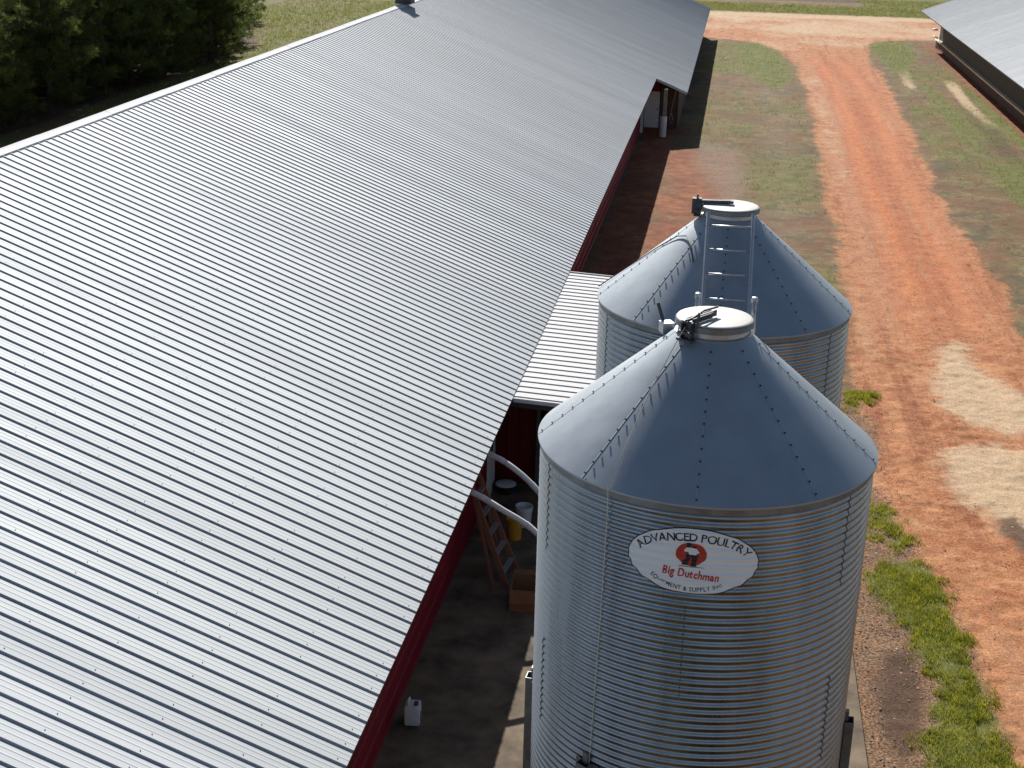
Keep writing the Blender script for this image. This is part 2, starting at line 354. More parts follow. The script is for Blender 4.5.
    for p_, c_ in stops[1:-1]:
        q_ = e.new(p_); q_.color = (*c_,1)
    dirt = mix(mth('MULTIPLY', a2[1], .85), dirt, mix(mth('MULTIPLY', mr(n_s,.4,.65,0,1), .45), rp.outputs[0], (.50,.13,.035)))
    dirt = mix(mth('MULTIPLY', thr(n_e, n_c, .5, .1), .32), dirt, (.60,.33,.17))
    dirt = mix(mth('MULTIPLY', mr(n_f,.48,.68,0,1), .6), dirt, (.24,.085,.04))
    dirt = mix(mth('MULTIPLY', mr(n_s,.52,.75,0,1), .4), dirt, (.56,.35,.22))
    redd = mix(mr(n_m,.35,.65,0,1), (.21,.06,.026), (.40,.155,.068))
    redd = mix(mth('MULTIPLY', thr(n_l, n_e, 1.2, .2), .7), redd, (.17,.055,.03))
    base = mix(mth('MULTIPLY', thr(a3[0], n_e, 2.0, .25), .9), base, redd)
    base = mix(mth('MULTIPLY', thr(a3[1], n_e, 1.8, .28), .6), base, mix(mr(n_f,.35,.65,0,1), (.17,.12,.08), (.36,.30,.23)))
    base = mix(thr(a1[0], n_e, 1.1, .16), base, dirt)
    base = mix(mth('MULTIPLY', thr(a1[2], n_e, 1.4, .28), .9), base, mix(mr(n_f,.35,.65,0,1), (.55,.38,.225), (.66,.50,.33)))
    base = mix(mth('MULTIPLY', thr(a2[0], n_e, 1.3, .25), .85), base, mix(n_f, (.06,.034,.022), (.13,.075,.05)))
    gr = mix(mr(n_m,.35,.65,0,1), (.10,.13,.022), (.20,.21,.05))
    gr = mix(mth('MULTIPLY', mr(n_f,.45,.7,0,1), .6), gr, (.16,.13,.055))
    base = mix(mth('MULTIPLY', thr(a1[1], n_e, 1.5, .22), .92), base, gr)
    # fine clods and grit
    hs = N.new('ShaderNodeHueSaturation'); L.new(base, hs.inputs['Color']); hs.inputs['Saturation'].default_value = 1.0; L.new(mr(n_c,.32,.68,.58,1.32), hs.inputs['Value'])
    L.new(hs.outputs[0], b.inputs['Base Color'])
    h = mth('ADD', mth('ADD', mth('MULTIPLY', n_f, .7), mth('MULTIPLY', n_c, .35)), mth('MULTIPLY', n_e, .9))
    bp = N.new('ShaderNodeBump'); bp.inputs['Strength'].default_value = .55; bp.inputs['Distance'].default_value = .045
    L.new(h, bp.inputs['Height']); L.new(bp.outputs[0], b.inputs['Normal'])
    MATS['earth'] = m
    for name, sel in (('ground', ~rm), ('dirt_road', rm)):
        qq = q[sel]; used, inv = np.unique(qq.reshape(-1), return_inverse=True)
        me = bpy.data.meshes.new(name); me.from_pydata(co[used].tolist(), [], inv.reshape(-1,4).tolist()); me.update()
        for an, ar in (('maskA',A),('maskB',B),('maskC',Cc)):
            at = me.color_attributes.new(an, 'FLOAT_COLOR', 'POINT'); at.data.foreach_set('color', ar[used].astype(np.float32).reshape(-1))
        me.polygons.foreach_set('use_smooth', [True]*len(me.polygons)); me.materials.append(m)
        structure(bpy.data.objects.new(name, me)); COL.objects.link(bpy.data.objects[name])
build_ground()

# concrete pad between the house and the bins
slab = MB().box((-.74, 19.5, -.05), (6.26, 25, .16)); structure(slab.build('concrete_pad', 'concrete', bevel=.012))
PAD = .03

# ------------------------------------------------------------------ poultry houses
EX, EZ, SL, HW = -3.239, 2.45, .3827, 9.25           # eave x, eave z, slope, half width
PITCHR, RIB0 = .2642, 11.578
RPROF = [(0,0),(.008,.018),(.028,.018),(.038,0),(.104,0),(.113,.0022),(.121,.0022),(.130,0),(.178,0),(.187,.0022),(.195,.0022),(.204,0)]
nrm_up = Vector((SL,0,1)).normalized()
def ribs(y0, y1, pitch=PITCHR, ph=RIB0):
    out = []; k = math.ceil((y0-ph)/pitch)-1
    while True:
        for (a,h) in RPROF:
            y = ph + k*pitch + a
            if y < y0-1e-6: continue
            if y > y1: return out
            out.append((y,h))
        k += 1
def roof_slope(mb, prof, x_eave, x_ridge, z_eave, slope, extra=None, ny0=None):
    """prof along y; sheet from eave to ridge; extra=(x,y0,y1): the sheet reaches out to x between y0 and y1"""
    sgn = 1 if x_eave > x_ridge else -1
    n = Vector((SL*sgn,0,1)).normalized()
    xs = [x_ridge + (x_eave-x_ridge)*t for t in (0,.33,.66,1)]
    k0 = len(mb.v); m = len(xs)
    for (y,h) in prof:
        for x in xs: mb.v.append((x+n.x*h, y, z_eave + slope*abs(x_eave-x) + n.z*h))
    for i in range(len(prof)-1):
        for j in range(m-1):
            a = k0+i*m+j; mb.f.append((a, a+1, a+m+1, a+m) if sgn < 0 else (a, a+m, a+m+1, a+1))
    if extra:
        xe, ya, yb = extra; last = None
        for i,(y,h) in enumerate(prof):
            if ya <= y <= yb:
                mb.v.append((xe+n.x*h, y, z_eave - slope*abs(xe-x_eave) + n.z*h)); cur = (k0+i*m+m-1, len(mb.v)-1)
                if last: mb.f.append((last[0], cur[0], cur[1], last[1]))
                last = cur
def under(mb, x0, z0, x1, z1, ya, yb, t=.05, drop=.012):
    """thin deck beneath a sheet"""
    vs = [(x0,ya,z0-drop),(x1,ya,z1-drop),(x1,yb,z1-drop),(x0,yb,z0-drop)]; vs += [(a,b,c-t) for a,b,c in vs]
    mb.add(vs, [(0,1,2,3),(7,6,5,4),(0,4,5,1),(1,5,6,2),(2,6,7,3),(3,7,4,0)])
YA, YB = -6.0, 107.0
XR = EX-HW; ZR = EZ+HW*SL; XL = XR-HW
house = thing('poultry_house', 'long poultry house with ribbed grey metal roof and dark red walls beside the silos', 'poultry house', (-12.5, 50, 0))
HOFF = Vector((12.5,-50,0))
def shift(mb, off): mb.v = [tuple(Vector(v)+off) for v in mb.v]; return mb
prof = ribs(YA, YB)
XEXT, YEXT = -1.856, 63.5
rf = MB(); roof_slope(rf, prof, EX, XR, EZ, SL, (XEXT, YEXT, YB)); roof_slope(rf, prof, XL, XR, EZ, SL)
roof = shift(rf, HOFF).build('roof', 'roof_metal', house)
dk = MB(); under(dk, EX-.01, EZ, XR, ZR, YA+.05, YB-.05); under(dk, XL+.01, EZ, XR, ZR, YA+.05, YB-.05)
under(dk, XEXT-.01, EZ-SL*abs(XEXT-EX), EX, EZ, YEXT+.04, YB-.05)
shift(dk, HOFF).build('roof_deck', 'dark_trim', house)
def cap_house(parent, xr, zr, ya, yb, off):
    d = .155; s = SL; mb = MB()
    prof_ = [(-d-.010,zr-s*d-.004),(-d,zr-s*d+.028),(-.05,zr-s*.05+.03),(0,zr+.036),(.05,zr-s*.05+.03),(d,zr-s*d+.028),(d+.010,zr-s*d-.004)]
    ys = list(np.arange(ya, yb, 3.05)) + [yb]; m = len(prof_)
    for i in range(len(ys)-1):
        up_ = .004*(i%2); vs = [(xr+x, y, z+up_) for y in (ys[i], ys[i+1]+(.08 if i < len(ys)-2 else 0)) for x,z in prof_]
        mb.add(vs, [(j, m+j, m+j+1, j+1) for j in range(m-1)])
    return shift(mb, off).build('ridge_cap', 'ridge_metal', parent)
cap_house(roof, XR, ZR, YA, YB, HOFF)
# screws along the purlins, where they can be made out
sc = MB(); ns = Vector((SL,0,1)).normalized()
k = math.ceil((9-RIB0)/PITCHR)
while RIB0+k*PITCHR < 36:
    y = RIB0+k*PITCHR+.075+random.uniform(-.006,.006); s_ = .10
    while s_ < HW-.35:
        x = EX - s_ + random.uniform(-.008,.008); z = EZ + SL*(EX-x)
        if random.random() < .7: sc.stud(Vector((x,y,z)), ns, .0065, .006, 5)
        s_ += .78
    k += 1
stuff(shift(sc, HOFF).build('roof_screw', 'bolt_dark', roof))
# walls
XW = -3.87
def siding(mb, x, ya, yb, z0, z1, face=1, pitch=.3, d=.018):
    """horizontal ribbed sheet on a plane of constant x"""
    z = z0; vs = []; 
    pr = []
    while z < z1:
        for a,h in ((0,0),(.02,d),(.05,d),(.07,0)):
            if z+a < z1: pr.append((z+a,h))
        z += pitch
    pr.append((z1,0)); m = len(pr)
    vs = [(x+face*h, y, z) for y in (ya,yb) for z,h in pr]
    mb.add(vs, [(i, i+1, m+i+1, m+i) if face < 0 else (i, m+i, m+i+1, i+1) for i in range(m-1)])
wl = MB(); siding(wl, XW, YA+.3, 65.5, 0, EZ+SL*(EX-XW)-.07)
wl.box((XW-.07, (YA+65.5)/2, 1.28), (.1, 65.5-YA-.6, 2.6))
siding(wl, XL+.6, YA+.3, YB-.4, 0, EZ+.15, face=-1); wl.box((XL+.67, 50, 1.28), (.1, YB-YA-.8, 2.6))
for yy in (YA+.3, YB-.4):      # gable ends
    pts = [(XL+.62,0),(XW-.02,0),(XW-.02,EZ+.15),(XR,ZR-.09),(XL+.62,EZ+.15)]
    vs = [(x,yy-.05,z) for x,z in pts]+[(x,yy+.05,z) for x,z in pts]
    wl.add(vs, [(0,1,2,3,4),(9,8,7,6,5)]+[(i,5+i,5+(i+1)%5,(i+1)%5) for i in range(5)])
shift(wl, HOFF).build('wall', 'red_metal', house)
# wide bay at the far end
bay = MB()
siding(bay, -2.3, 65.5, YB-.4, 0, 1.98); bay.box((-2.37, 86, 1.0), (.1, 41, 1.98))
bay.box((-2.72, 65.5, 1.0), (.78,.08,2.0))
shift(bay, HOFF).build('bay_wall', 'brown_board', house)
shift(MB().box((-3.5, 65.44, 1.93), (.68,.06,.56)), HOFF).build('door_header', 'red_metal', house)
dr = shift(MB().box((-3.47, 65.42, .82), (.66,.05,1.62)), HOFF).build('door', 'white_paint', house)
shift(MB().box((-3.22, 65.36, .85), (.05,.07,.05)), HOFF).build('handle', 'hinge_dark', dr)
shift(MB().box((XW+.06, 63.9, 1.2), (.12,.14,2.4)), HOFF).build('corner_trim', 'white_paint', house)
pp = shift(MB().box((-2.78, 63.15, 1.05), (.16,.16,2.05)), HOFF).build('bay_post', 'post_wood', house)
shift(MB().lathe([(.15,0),(.155,.02),(.155,.88),(.15,.90),(.13,.90)], 20, (-2.82,63.12,0)), HOFF).build('post_sleeve', 'white_paint', pp, smooth='auto')
shift(MB().tube([(-2.35,63.6,1.95),(-2.5,63.4,1.2),(-2.56,63.3,.75),(-2.45,63.3,.55),(-2.38,63.3,.7),(-2.5,63.35,1.0)], .012, 6), HOFF).build('loose_cable', 'post_wood', house)
shift(MB().bar((XEXT-.02,YEXT+.02,EZ-SL*(XEXT-EX)-.055),(EX+.03,YEXT+.02,EZ-.045),.03,.11), HOFF).build('bay_fascia', 'ridge_metal', house)
# white door leaf on the side wall by the control room
dl = shift(MB().box((XW+.045, 23.78, 1.0), (.05,.62,1.98)), HOFF).build('door', 'white_paint', house); dl['label'] = 'white side door beside the control room'
shift(MB().box((XW+.09, 23.55, 1.0), (.05,.04,.12)), HOFF).build('handle', 'hinge_dark', dl)
# ridge vent
rv = shift(MB().box((XR+.05, 54.6, ZR+.33), (.62,.66,.62)), HOFF).build('ridge_vent', 'hinge_dark', house, bevel=.02)
shift(MB().box((XR+.05, 54.6, ZR+.67), (.86,.9,.05)), HOFF).build('vent_cap', 'galvanised_dark', rv)

# the second house across the road
XE2 = 12.62; XR2 = XE2+HW; ZE2 = 2.45
h2 = thing('poultry_house', 'second poultry house across the dirt road with pale grey roof and dark curtain side', 'poultry house', (22,50,0))
OF2 = Vector((-22,-50,0)); YB2 = 105.2
rf2 = MB(); pr2 = ribs(YA, YB2); roof_slope(rf2, pr2, XE2, XR2, ZE2, SL); roof_slope(rf2, pr2, XR2+HW, XR2, ZE2, SL)
r2 = shift(rf2, OF2).build('roof', 'roof_metal', h2); cap_house(r2, XR2, ZE2+HW*SL, YA, YB2, OF2)
dk2 = MB(); under(dk2, XE2+.01, ZE2, XR2, ZE2+HW*SL, YA+.05, YB2-.05); under(dk2, XR2+HW-.01, ZE2, XR2, ZE2+HW*SL, YA+.05, YB2-.05)
shift(dk2, OF2).build('roof_deck', 'dark_trim', h2)
X2 = 13.9
shift(MB().box((X2+.07, 49.5, .27), (.14, 110, .56)), OF2).build('base_wall', 'base_wall', h2)
shift(MB().box((X2+.02, 49.5, .60), (.34, 110.1, .09)), OF2).build('ledge', 'ledge', h2)
cu = MB()
ys = np.arange(-5.5, 104.4, .25); vs = []; fs = []
for i,y in enumerate(ys):
    d = .02*math.sin(i*1.7)+.015*math.sin(i*.61)
    vs += [(X2+.06+d, y, .64), (X2+.08-d, y, 1.6), (X2+.07, y, 2.86)]
    if i: a = 3*i; fs += [(a-3,a,a+1,a-2),(a-2,a+1,a+2,a-1)]
cu.add(vs, fs); shift(cu, OF2).build('side_curtain', 'curtain', h2, smooth=True)
w2 = MB(); w2.box((XR2+HW-1.3, 49.5, 1.4), (.1, 110, 2.8))
for yy in (YA+.8, 104.5):
    pts = [(X2+.1,0),(XR2+HW-1.3,0),(XR2+HW-1.3,ZE2+.4),(XR2,ZE2+HW*SL-.09),(X2+.1,ZE2+.4)]
    vs = [(x,yy-.05,z) for x,z in pts]+[(x,yy+.05,z) for x,z in pts]
    w2.add(vs, [(0,1,2,3,4),(9,8,7,6,5)]+[(i,5+i,5+(i+1)%5,(i+1)%5) for i in range(5)])
shift(w2, OF2).build('end_wall', 'red_metal', h2)
shift(MB().tube([(X2-.05,104.6,.02),(X2-.05,104.6,.75),(X2-.3,104.6,.78)], .06, 8).tube([(X2-.15,104.3,.6),(X2-.05,102.8,.6)], .07, 8).tube([(X2-.05,104.6,1.25),(X2-.4,104.6,1.25)], .06, 8), OF2).build('drain_pipe', 'pvc', h2, smooth=True)

# ------------------------------------------------------------------ control room between the house and the bins
shed = thing('control_room', 'small flat roofed red control room joining the long house behind the silos', 'shed', (-2, 26, 0))
SO = Vector((2,-26,0)); SX0, SX1, SY0, SY1, SZ, SS = -3.21, -.55, 22.3, 30.6, 2.43, .045
sp = [(y,h) for y,h in ribs(SY0, SY1)]
mb = MB(); ns_ = len(sp)
vs = [(x, y, SZ-SS*(x-SX0)+h) for y,h in sp for x in (SX0-.25, SX1)]
mb.add(vs, [(2*i, 2*i+1, 2*i+3, 2*i+2) for i in range(ns_-1)])
sr = shift(mb, SO).build('roof', 'roof_metal_shed', shed)
mb = MB(); under(mb, SX0-.25, SZ-.0+.25*SS, SX1-.01, SZ-SS*(SX1-SX0), SY0+.03, SY1-.03, t=.14); shift(mb, SO).build('roof_frame', 'dark_trim', shed)
shift(MB().bar((SX0-.02,SY0+.0,SZ-.012),(SX1,SY0+.0,SZ-SS*(SX1-SX0)-.012),.03,.07).bar((SX0-.02,SY1,SZ-.012),(SX1,SY1,SZ-SS*(SX1-SX0)-.012),.03,.07), SO).build('edge_trim', 'ridge_metal', sr)
mb = MB()
def vsiding_y(mb, y, xa, xb, z0, z1, face=-1, pitch=.229, d=.018):
    pr = []; x = xa
    while x < xb:
        for a,h in ((0,0),(.016,d),(.034,d),(.05,0)):
            if x+a < xb: pr.append((x+a,h))
        x += pitch
    pr.append((xb,0)); m = len(pr)
    vs = [(x, y+face*h, z) for z in (z0,z1) for x,h in pr]; mb.add(vs, [(i, i+1, m+i+1, m+i) for i in range(m-1)])
WY = 24.25
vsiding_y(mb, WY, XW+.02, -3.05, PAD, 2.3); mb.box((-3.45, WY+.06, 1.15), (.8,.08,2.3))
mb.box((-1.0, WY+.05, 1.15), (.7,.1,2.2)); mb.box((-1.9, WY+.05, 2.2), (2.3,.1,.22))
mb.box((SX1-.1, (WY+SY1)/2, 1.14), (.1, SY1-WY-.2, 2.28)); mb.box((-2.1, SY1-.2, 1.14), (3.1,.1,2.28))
shift(mb, SO).build('wall', 'red_metal_shade', shed)
shift(MB().box((-3.03, WY-.01, 1.1), (.06,.12,2.2)).box((-1.37, WY-.01, 1.1), (.06,.12,2.2)), SO).build('door_frame', 'rust_metal', shed)
shift(MB().box((-2.2, WY+.9, 1.1), (1.6,.06,2.2)), SO).build('doorway_shade', 'interior_shade', shed)  # near-black sheet behind the opening, interior shade put into its colour
shift(MB().box((SX1-.1, SY0+.12, 1.12), (.1,.1,2.2)), SO).build('porch_post', 'rust_metal', shed)

# ------------------------------------------------------------------ feed silos
SR = 1.372; CAMP = .0074; CP = .81/12; ZE, ZLID = 6.353, 7.415
ZTOP, ZBOT = 6.32, 3.06
def rprof(z): return SR + CAMP*math.cos(2*math.pi*(ZTOP-z)/CP)
RR = .30; ZN = ZLID-.125; RE = 1.40
def cone_r(t): return RE + (RR-RE)*t
def cone_pt(ang, t, off=0):
    """ang degrees from -Y towards +X; t 0 eave .. 1 neck"""
    a = R(ang); r = cone_r(t); z = ZE + (ZN-ZE)*t; L = math.hypot(RE-RR, ZN-ZE); nr, nz = (ZN-ZE)/L, (RE-RR)/L
    r += nr*off; return Vector((r*math.sin(a), -r*math.cos(a), z+nz*off)), Vector((nr*math.sin(a), -nr*math.cos(a), nz))
def wall_pt(ang, z, off=0):
    a = R(ang); r = rprof(z)+off; return Vector((r*math.sin(a), -r*math.cos(a), z)), Vector((math.sin(a), -math.cos(a), 0))
SEAMS = [-1.5+40*k for k in range(9)]
RINGS = [(ZTOP,5.49,(-64,56,176)),(5.49,4.68,(-2.6,117,237)),(4.68,3.87,(56,176,-64)),(3.87,ZBOT,(-2.6,117,237))]
def make_silo(label, loc, ladder_ang, front):
    t = thing('feed_silo', label, 'silo', loc, group='twin feed silos')
    # corrugated cylinder
    n = int((ZTOP-ZBOT)/CP*8); zs = [ZTOP-(ZTOP-ZBOT)*i/n for i in range(n+1)]
    mb = MB(); mb.lathe([(rprof(z),z) for z in reversed(zs)], 128)
    cyl = mb.build('silo_wall', 'galvanised', t, smooth=True)
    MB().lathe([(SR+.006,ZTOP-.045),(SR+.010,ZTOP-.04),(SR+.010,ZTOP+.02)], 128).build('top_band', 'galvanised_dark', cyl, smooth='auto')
    # sheet laps (vertical), gap shadow coloured into dark strips, and ring laps
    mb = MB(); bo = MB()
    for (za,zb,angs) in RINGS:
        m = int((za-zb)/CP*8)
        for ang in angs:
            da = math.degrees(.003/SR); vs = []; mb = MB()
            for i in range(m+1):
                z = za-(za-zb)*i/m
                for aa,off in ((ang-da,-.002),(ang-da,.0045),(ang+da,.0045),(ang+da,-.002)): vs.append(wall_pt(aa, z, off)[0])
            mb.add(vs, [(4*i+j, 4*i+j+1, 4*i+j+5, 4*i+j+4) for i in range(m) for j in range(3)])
            mb.build('lap_shadow_strip', 'galvanised_dark', cyl)
            i = 0
            while za-CP*(i+.5) > zb+.02:
                for o_ in (0,):
                    p, nn = wall_pt(ang, za-CP*(i+.5)+.006); bo.stud(p, nn, .006, .007)
                i += 1
    # cone roof
    mb = MB(); N = 128; T = 10; vs = []
    prof_ = [(RE-.002,ZE-.016),(RE,ZE-.008)] + [(cone_r(i/T), ZE+(ZN-ZE)*i/T) for i in range(T+1)]
    mb.lathe(prof_, N)
    cone = mb.build('cone_roof', 'galvanised_cone', t, smooth='auto')
    mb = MB()
    for ang in SEAMS:
        vs = []
        for i in range(9):
            tt = i/8*.995; r = cone_r(tt); da = math.degrees(.007/max(r,.2))
            for aa,off in ((ang-da,-.002),(ang-da,.0012),(ang+da*.2,.0022),(ang+da,.0012),(ang+da,-.002)): vs.append(cone_pt(aa, tt, off)[0])
        mb.add(vs, [(5*i+j, 5*i+j+1, 5*i+j+6, 5*i+j+5) for i in range(8) for j in range(4)])
        L = math.hypot(RE-RR, ZN-ZE); s_ = .05
        while s_ < L-.04:
            p, nn = cone_pt(ang, s_/L, .006); bo.stud(p, nn, .0085, .007); s_ += .108
    mb.build('roof_seam', 'galvanised_cone', cone, smooth=True)
    stuff(bo.build('bolt', 'bolt_dark', t))
    # neck, lid, hinge
    MB().lathe([(RR-.012,ZN-.03),(RR-.012,ZLID-.03)], 64).lathe([(RR+.006,ZN-.004),(RR+.014,ZN+.006),(RR-.006,ZN+.012)], 64).build('neck', 'steel_light', t, smooth='auto')
    lid = MB().lathe([(0.001,ZLID+.006),(.15,ZLID+.004),(.285,ZLID),(.305,ZLID-.004),(.312,ZLID-.012)], 64).build('lid', 'lid_white', t, smooth=True)
    MB().lathe([(.313,ZLID-.010),(.318,ZLID-.016),(.318,ZLID-.060),(.308,ZLID-.066)], 64).build('lid_rim', 'galvanised_dark', lid, smooth='auto')
    ha = R(-38 if front else -92); c, s_ = math.sin(ha), -math.cos(ha)           # hinge direction
    dv = Vector((c,s_,0)); sv = Vector((-s_,c,0)); Z = Vector((0,0,1)); h = MB()
    base = dv*.335 + Z*(ZLID-.05)
    for sg in (-1,1):
        h.bar(base+sv*sg*.045-Z*.09+dv*.01, base+sv*sg*.045+Z*.06, .012, .05, tuple(dv))
        h.bar(base+sv*sg*.028+Z*.075-dv*.02, dv*(.0 if not front else .02)+sv*sg*.028+Z*(ZLID+.035), .01, .035)
    h.bar(base-sv*.07-Z*.075+dv*.02, base+sv*.07-Z*.075+dv*.02, .07, .02); h.bar(base-sv*.07-Z*.02+dv*.02, base+sv*.07-Z*.02+dv*.02, .04, .025)
    h.tube([base-sv*.065+Z*.06, base+sv*.065+Z*.06], .014, 8)
    if front:
        h.bar(base+Z*.085+dv*.03, Z*(ZLID+.05)+sv*.01, .016, .016); h.bar(base+sv*.09+Z*.03, base+sv*.09+Z*.16-dv*.02, .02, .03)
        h.tube([base+sv*.03+Z*.10, dv*.18+Z*(ZLID+.085)+sv*.02, Z*(ZLID+.075)-dv*.03], .009, 6)
    else:
        h.bar(base+Z*.075-dv*.01, Z*(ZLID+.035)-dv*.03, .075, .03); h.box(tuple(base+dv*.03+Z*.02), (.07,.10,.17), ha)
        h.bar(base+dv*.03+Z*.09, base+dv*.02+Z*.15, .02, .05)
    h.build('lid_hinge', 'hinge_dark', lid)
    # latch spring and bracket on the left of the neck
    if front:
        p, nn = cone_pt(-118, .90, .05)
        b_ = MB().box(tuple(p), (.10,.10,.09), R(25)); b_.build('lid_bracket', 'steel_light', lid)
        q = p+Vector((-.03,.05,.03)); MB().bar(q, q+Vector((-.055,.03,.15)), .02, .02).build('lever', 'bolt_dark', lid)
        # pull cord from the hinge down the cone and the wall
        pts = [dv*.37+Z*(ZLID-.02), cone_pt(-48,.93,.03)[0], cone_pt(-38,.6,.025)[0], cone_pt(-33,.3,.02)[0], cone_pt(-30,.0,.03)[0], wall_pt(-30.2,6.25,.02)[0], wall_pt(-31.5,5.2,.012)[0], wall_pt(-33,3.86,.02)[0], wall_pt(-33.5,3.0,.03)[0], wall_pt(-34,1.4,.0)[0]]
        MB().tube(pts, .0038, 6).build('pull_cord', 'cord', t, smooth=True)
    else:
        pts = [cone_pt(-96,.0,.02)[0], cone_pt(-93,.3,.012)[0], cone_pt(-84,.6,.014)[0], cone_pt(-72,.76,.02)[0], cone_pt(-56,.80,.02)[0], cone_pt(-38,.72,.015)[0], cone_pt(-28,.6,.012)[0]]
        MB().tube(pts, .007, 6).build('pull_cord', 'hinge_dark', t, smooth=True)
    # ladder over the cone and down the wall
    la = R(ladder_ang); ld = Vector((math.sin(la),-math.cos(la),0)); ls = Vector((-ld.y,ld.x,0)); lad = None
    mb = MB(); rg = MB(); top = ld*.36+Z*(ZLID-.03); knee = ld*1.53+Z*(ZE+.06); bot = ld*1.53+Z*2.2
    for sg in (-1,1):
        o_ = ls*(sg*.235 - (.06 if front else 0))
        if front:
            mb.lathe([(.001,.035),(.022,.028),(.03,.008),(.026,-.02),(.001,-.03)], 12, tuple(top+o_+Z*.06+ld*.09))
            mb.tube([top+o_-Z*.16, top+o_+Z*.0+ld*.02, top+o_+Z*.045+ld*.05, top+o_+Z*.03+ld*.09, top+o_-Z*.08+ld*.15], .019, 10)
            mb.tube([top+o_-Z*.08+ld*.15, knee+o_], .019, 10)
        else: mb.tube([top+o_+Z*.02, knee+o_], .019, 10)
        mb.tube([knee+o_, bot+o_], .019, 10)
        for zz in (6.0, 4.9, 3.9): mb.bar(ld*1.36+o_+Z*zz, ld*1.53+o_+Z*zz, .03, .006)
        mb.bar(cone_pt(ladder_ang+sg*12,.45,0)[0], top.lerp(knee,.55)+o_, .025,.006); mb.bar(top+o_-ld*.05-Z*.03, top+o_, .03,.01)
    lad = mb.build('ladder_rail', 'steel_light', t, smooth='auto'); nn = 5
    for i in range(nn):
        c_ = top.lerp(knee, .10+.205*i)
        if front and i == 0: continue
        MB().tube([c_-ls*.235, c_+ls*.235], .012, 8).build('rung', 'steel_light', lad, smooth=True)
    for i in range(12):
        c_ = knee - Z*(.2+.305*i); MB().tube([c_-ls*.235, c_+ls*.235], .012, 8).build('rung', 'steel_light', lad, smooth=True)
    # legs, hopper, boot
    for k_ in range(6):
        a = -94+60*k_; th = R(a); d_ = Vector((math.sin(th),-math.cos(th),0)); s2 = Vector((-d_.y,d_.x,0)); mb = MB()
        p0 = d_*(SR+.085); ztop = 3.87
        mb.bar(p0+Z*PAD, p0+Z*ztop, .11, .006, tuple(d_))
        for sg in (-1,1):
            mb.bar(p0+s2*sg*.055-d_*.04+Z*PAD, p0+s2*sg*.055-d_*.04+Z*ztop, .006, .085, tuple(d_))
            mb.bar(p0+s2*sg*.085-d_*.074+Z*2.6, p0+s2*sg*.085-d_*.074+Z*ztop, .06, .006, tuple(d_))
        mb.box(tuple(p0+Z*(PAD+.006)), (.22,.22,.012), th); mb.box(tuple(p0-d_*.06+Z*(ztop+.04)), (.05,.03,.10), th)
        mb.build('leg', 'galvanised_dark', t)
    mb = MB()
    for k_ in range(6):
        a0, a1 = R(-94+60*k_), R(-94+60*k_+60); f = lambda a: Vector((math.sin(a),-math.cos(a),0))*(SR+.03)
        mb.bar(f(a0)+Z*1.6, f(a1)+Z*1.6, .05, .05); mb.bar(f(a0)+Z*.2, f(a1)+Z*1.55, .03,.006)
    mb.build('brace', 'galvanised_dark', t)
    MB().lathe([(.16,.80),(SR-.005,ZBOT+.01),(SR+.012,ZBOT+.015),(SR+.012,ZBOT+.08)], 64).build('hopper', 'galvanised_cone', t, smooth='auto')
    MB().lathe([(.17,.84),(.17,.52),(.10,.42),(.10,.38)], 32, cap1=True).box((0,.05,.45), (.26,.4,.2)).build('feed_boot', 'galvanised_dark', t)
    return t
S1 = (.0083,11.2009,0); S2 = (.0902,15.4546,0)
silo1 = make_silo('nearer grey corrugated feed silo with the white oval sign on its wall', S1, 177, True)
silo2 = make_silo('farther grey corrugated feed silo with a ladder up its cone and no sign', S2, 1, False)

# ------------------------------------------------------------------ oval sign on the nearer silo
AC, ZC = -1.4, 5.885
def decal_map(u, v, off):
    th = AC + math.degrees(u/SR); return wall_pt(th, ZC+v, off)[0]
def decal_poly(polys, off, material, name, parent, step=.0127):
    bm = bmesh.new()
    for vs, fs in polys:
        bv = [bm.verts.new((x,y,0)) for x,y in vs]
        for f in fs:
            try: bm.faces.new([bv[i] for i in f])
            except ValueError: pass
    ymin = min(v.co.y for v in bm.verts); ymax = max(v.co.y for v in bm.verts); y = math.floor(ymin/step)*step
    while y < ymax:
        bmesh.ops.bisect_plane(bm, geom=bm.verts[:]+bm.edges[:]+bm.faces[:], plane_co=(0,y,0), plane_no=(0,1,0)); y += step
    x = -.6
    while x < .6:
        bmesh.ops.bisect_plane(bm, geom=bm.verts[:]+bm.edges[:]+bm.faces[:], plane_co=(x,0,0), plane_no=(1,0,0)); x += .05
    for v in bm.verts: v.co = decal_map(v.co.x, v.co.y, off)
    bmesh.ops.recalc_face_normals(bm, faces=bm.faces[:])
    me = bpy.data.meshes.new(name); bm.to_mesh(me); bm.free(); me.materials.append(MATS[material])
    o = bpy.data.objects.new(name, me); COL.objects.link(o); o.parent = parent; return o
def ell(a, b, cx=0, cy=0, n=96):
    return ([(cx+a*math.cos(2*math.pi*i/n), cy+b*math.sin(2*math.pi*i/n)) for i in range(n)], [tuple(range(n))])
def glyph(ch, size, bold=0, shear=0):
    cu = bpy.data.curves.new('t','FONT'); cu.body = ch; cu.size = size; cu.offset = bold; cu.shear = shear; cu.resolution_u = 3
    o = bpy.data.objects.new('t', cu); COL.objects.link(o); dg = bpy.context.evaluated_depsgraph_get()
    me = bpy.data.meshes.new_from_object(o.evaluated_get(dg)); vs = [(v.co.x,v.co.y) for v in me.vertices]; fs = [tuple(p.vertices) for p in me.polygons]
    bpy.data.objects.remove(o); bpy.data.curves.remove(cu); bpy.data.meshes.remove(me); return vs, fs
def advance(ch, size):
    if ch == ' ': return size*.30
    vs, fs = glyph(ch, size); return max(x for x,y in vs) + size*.075
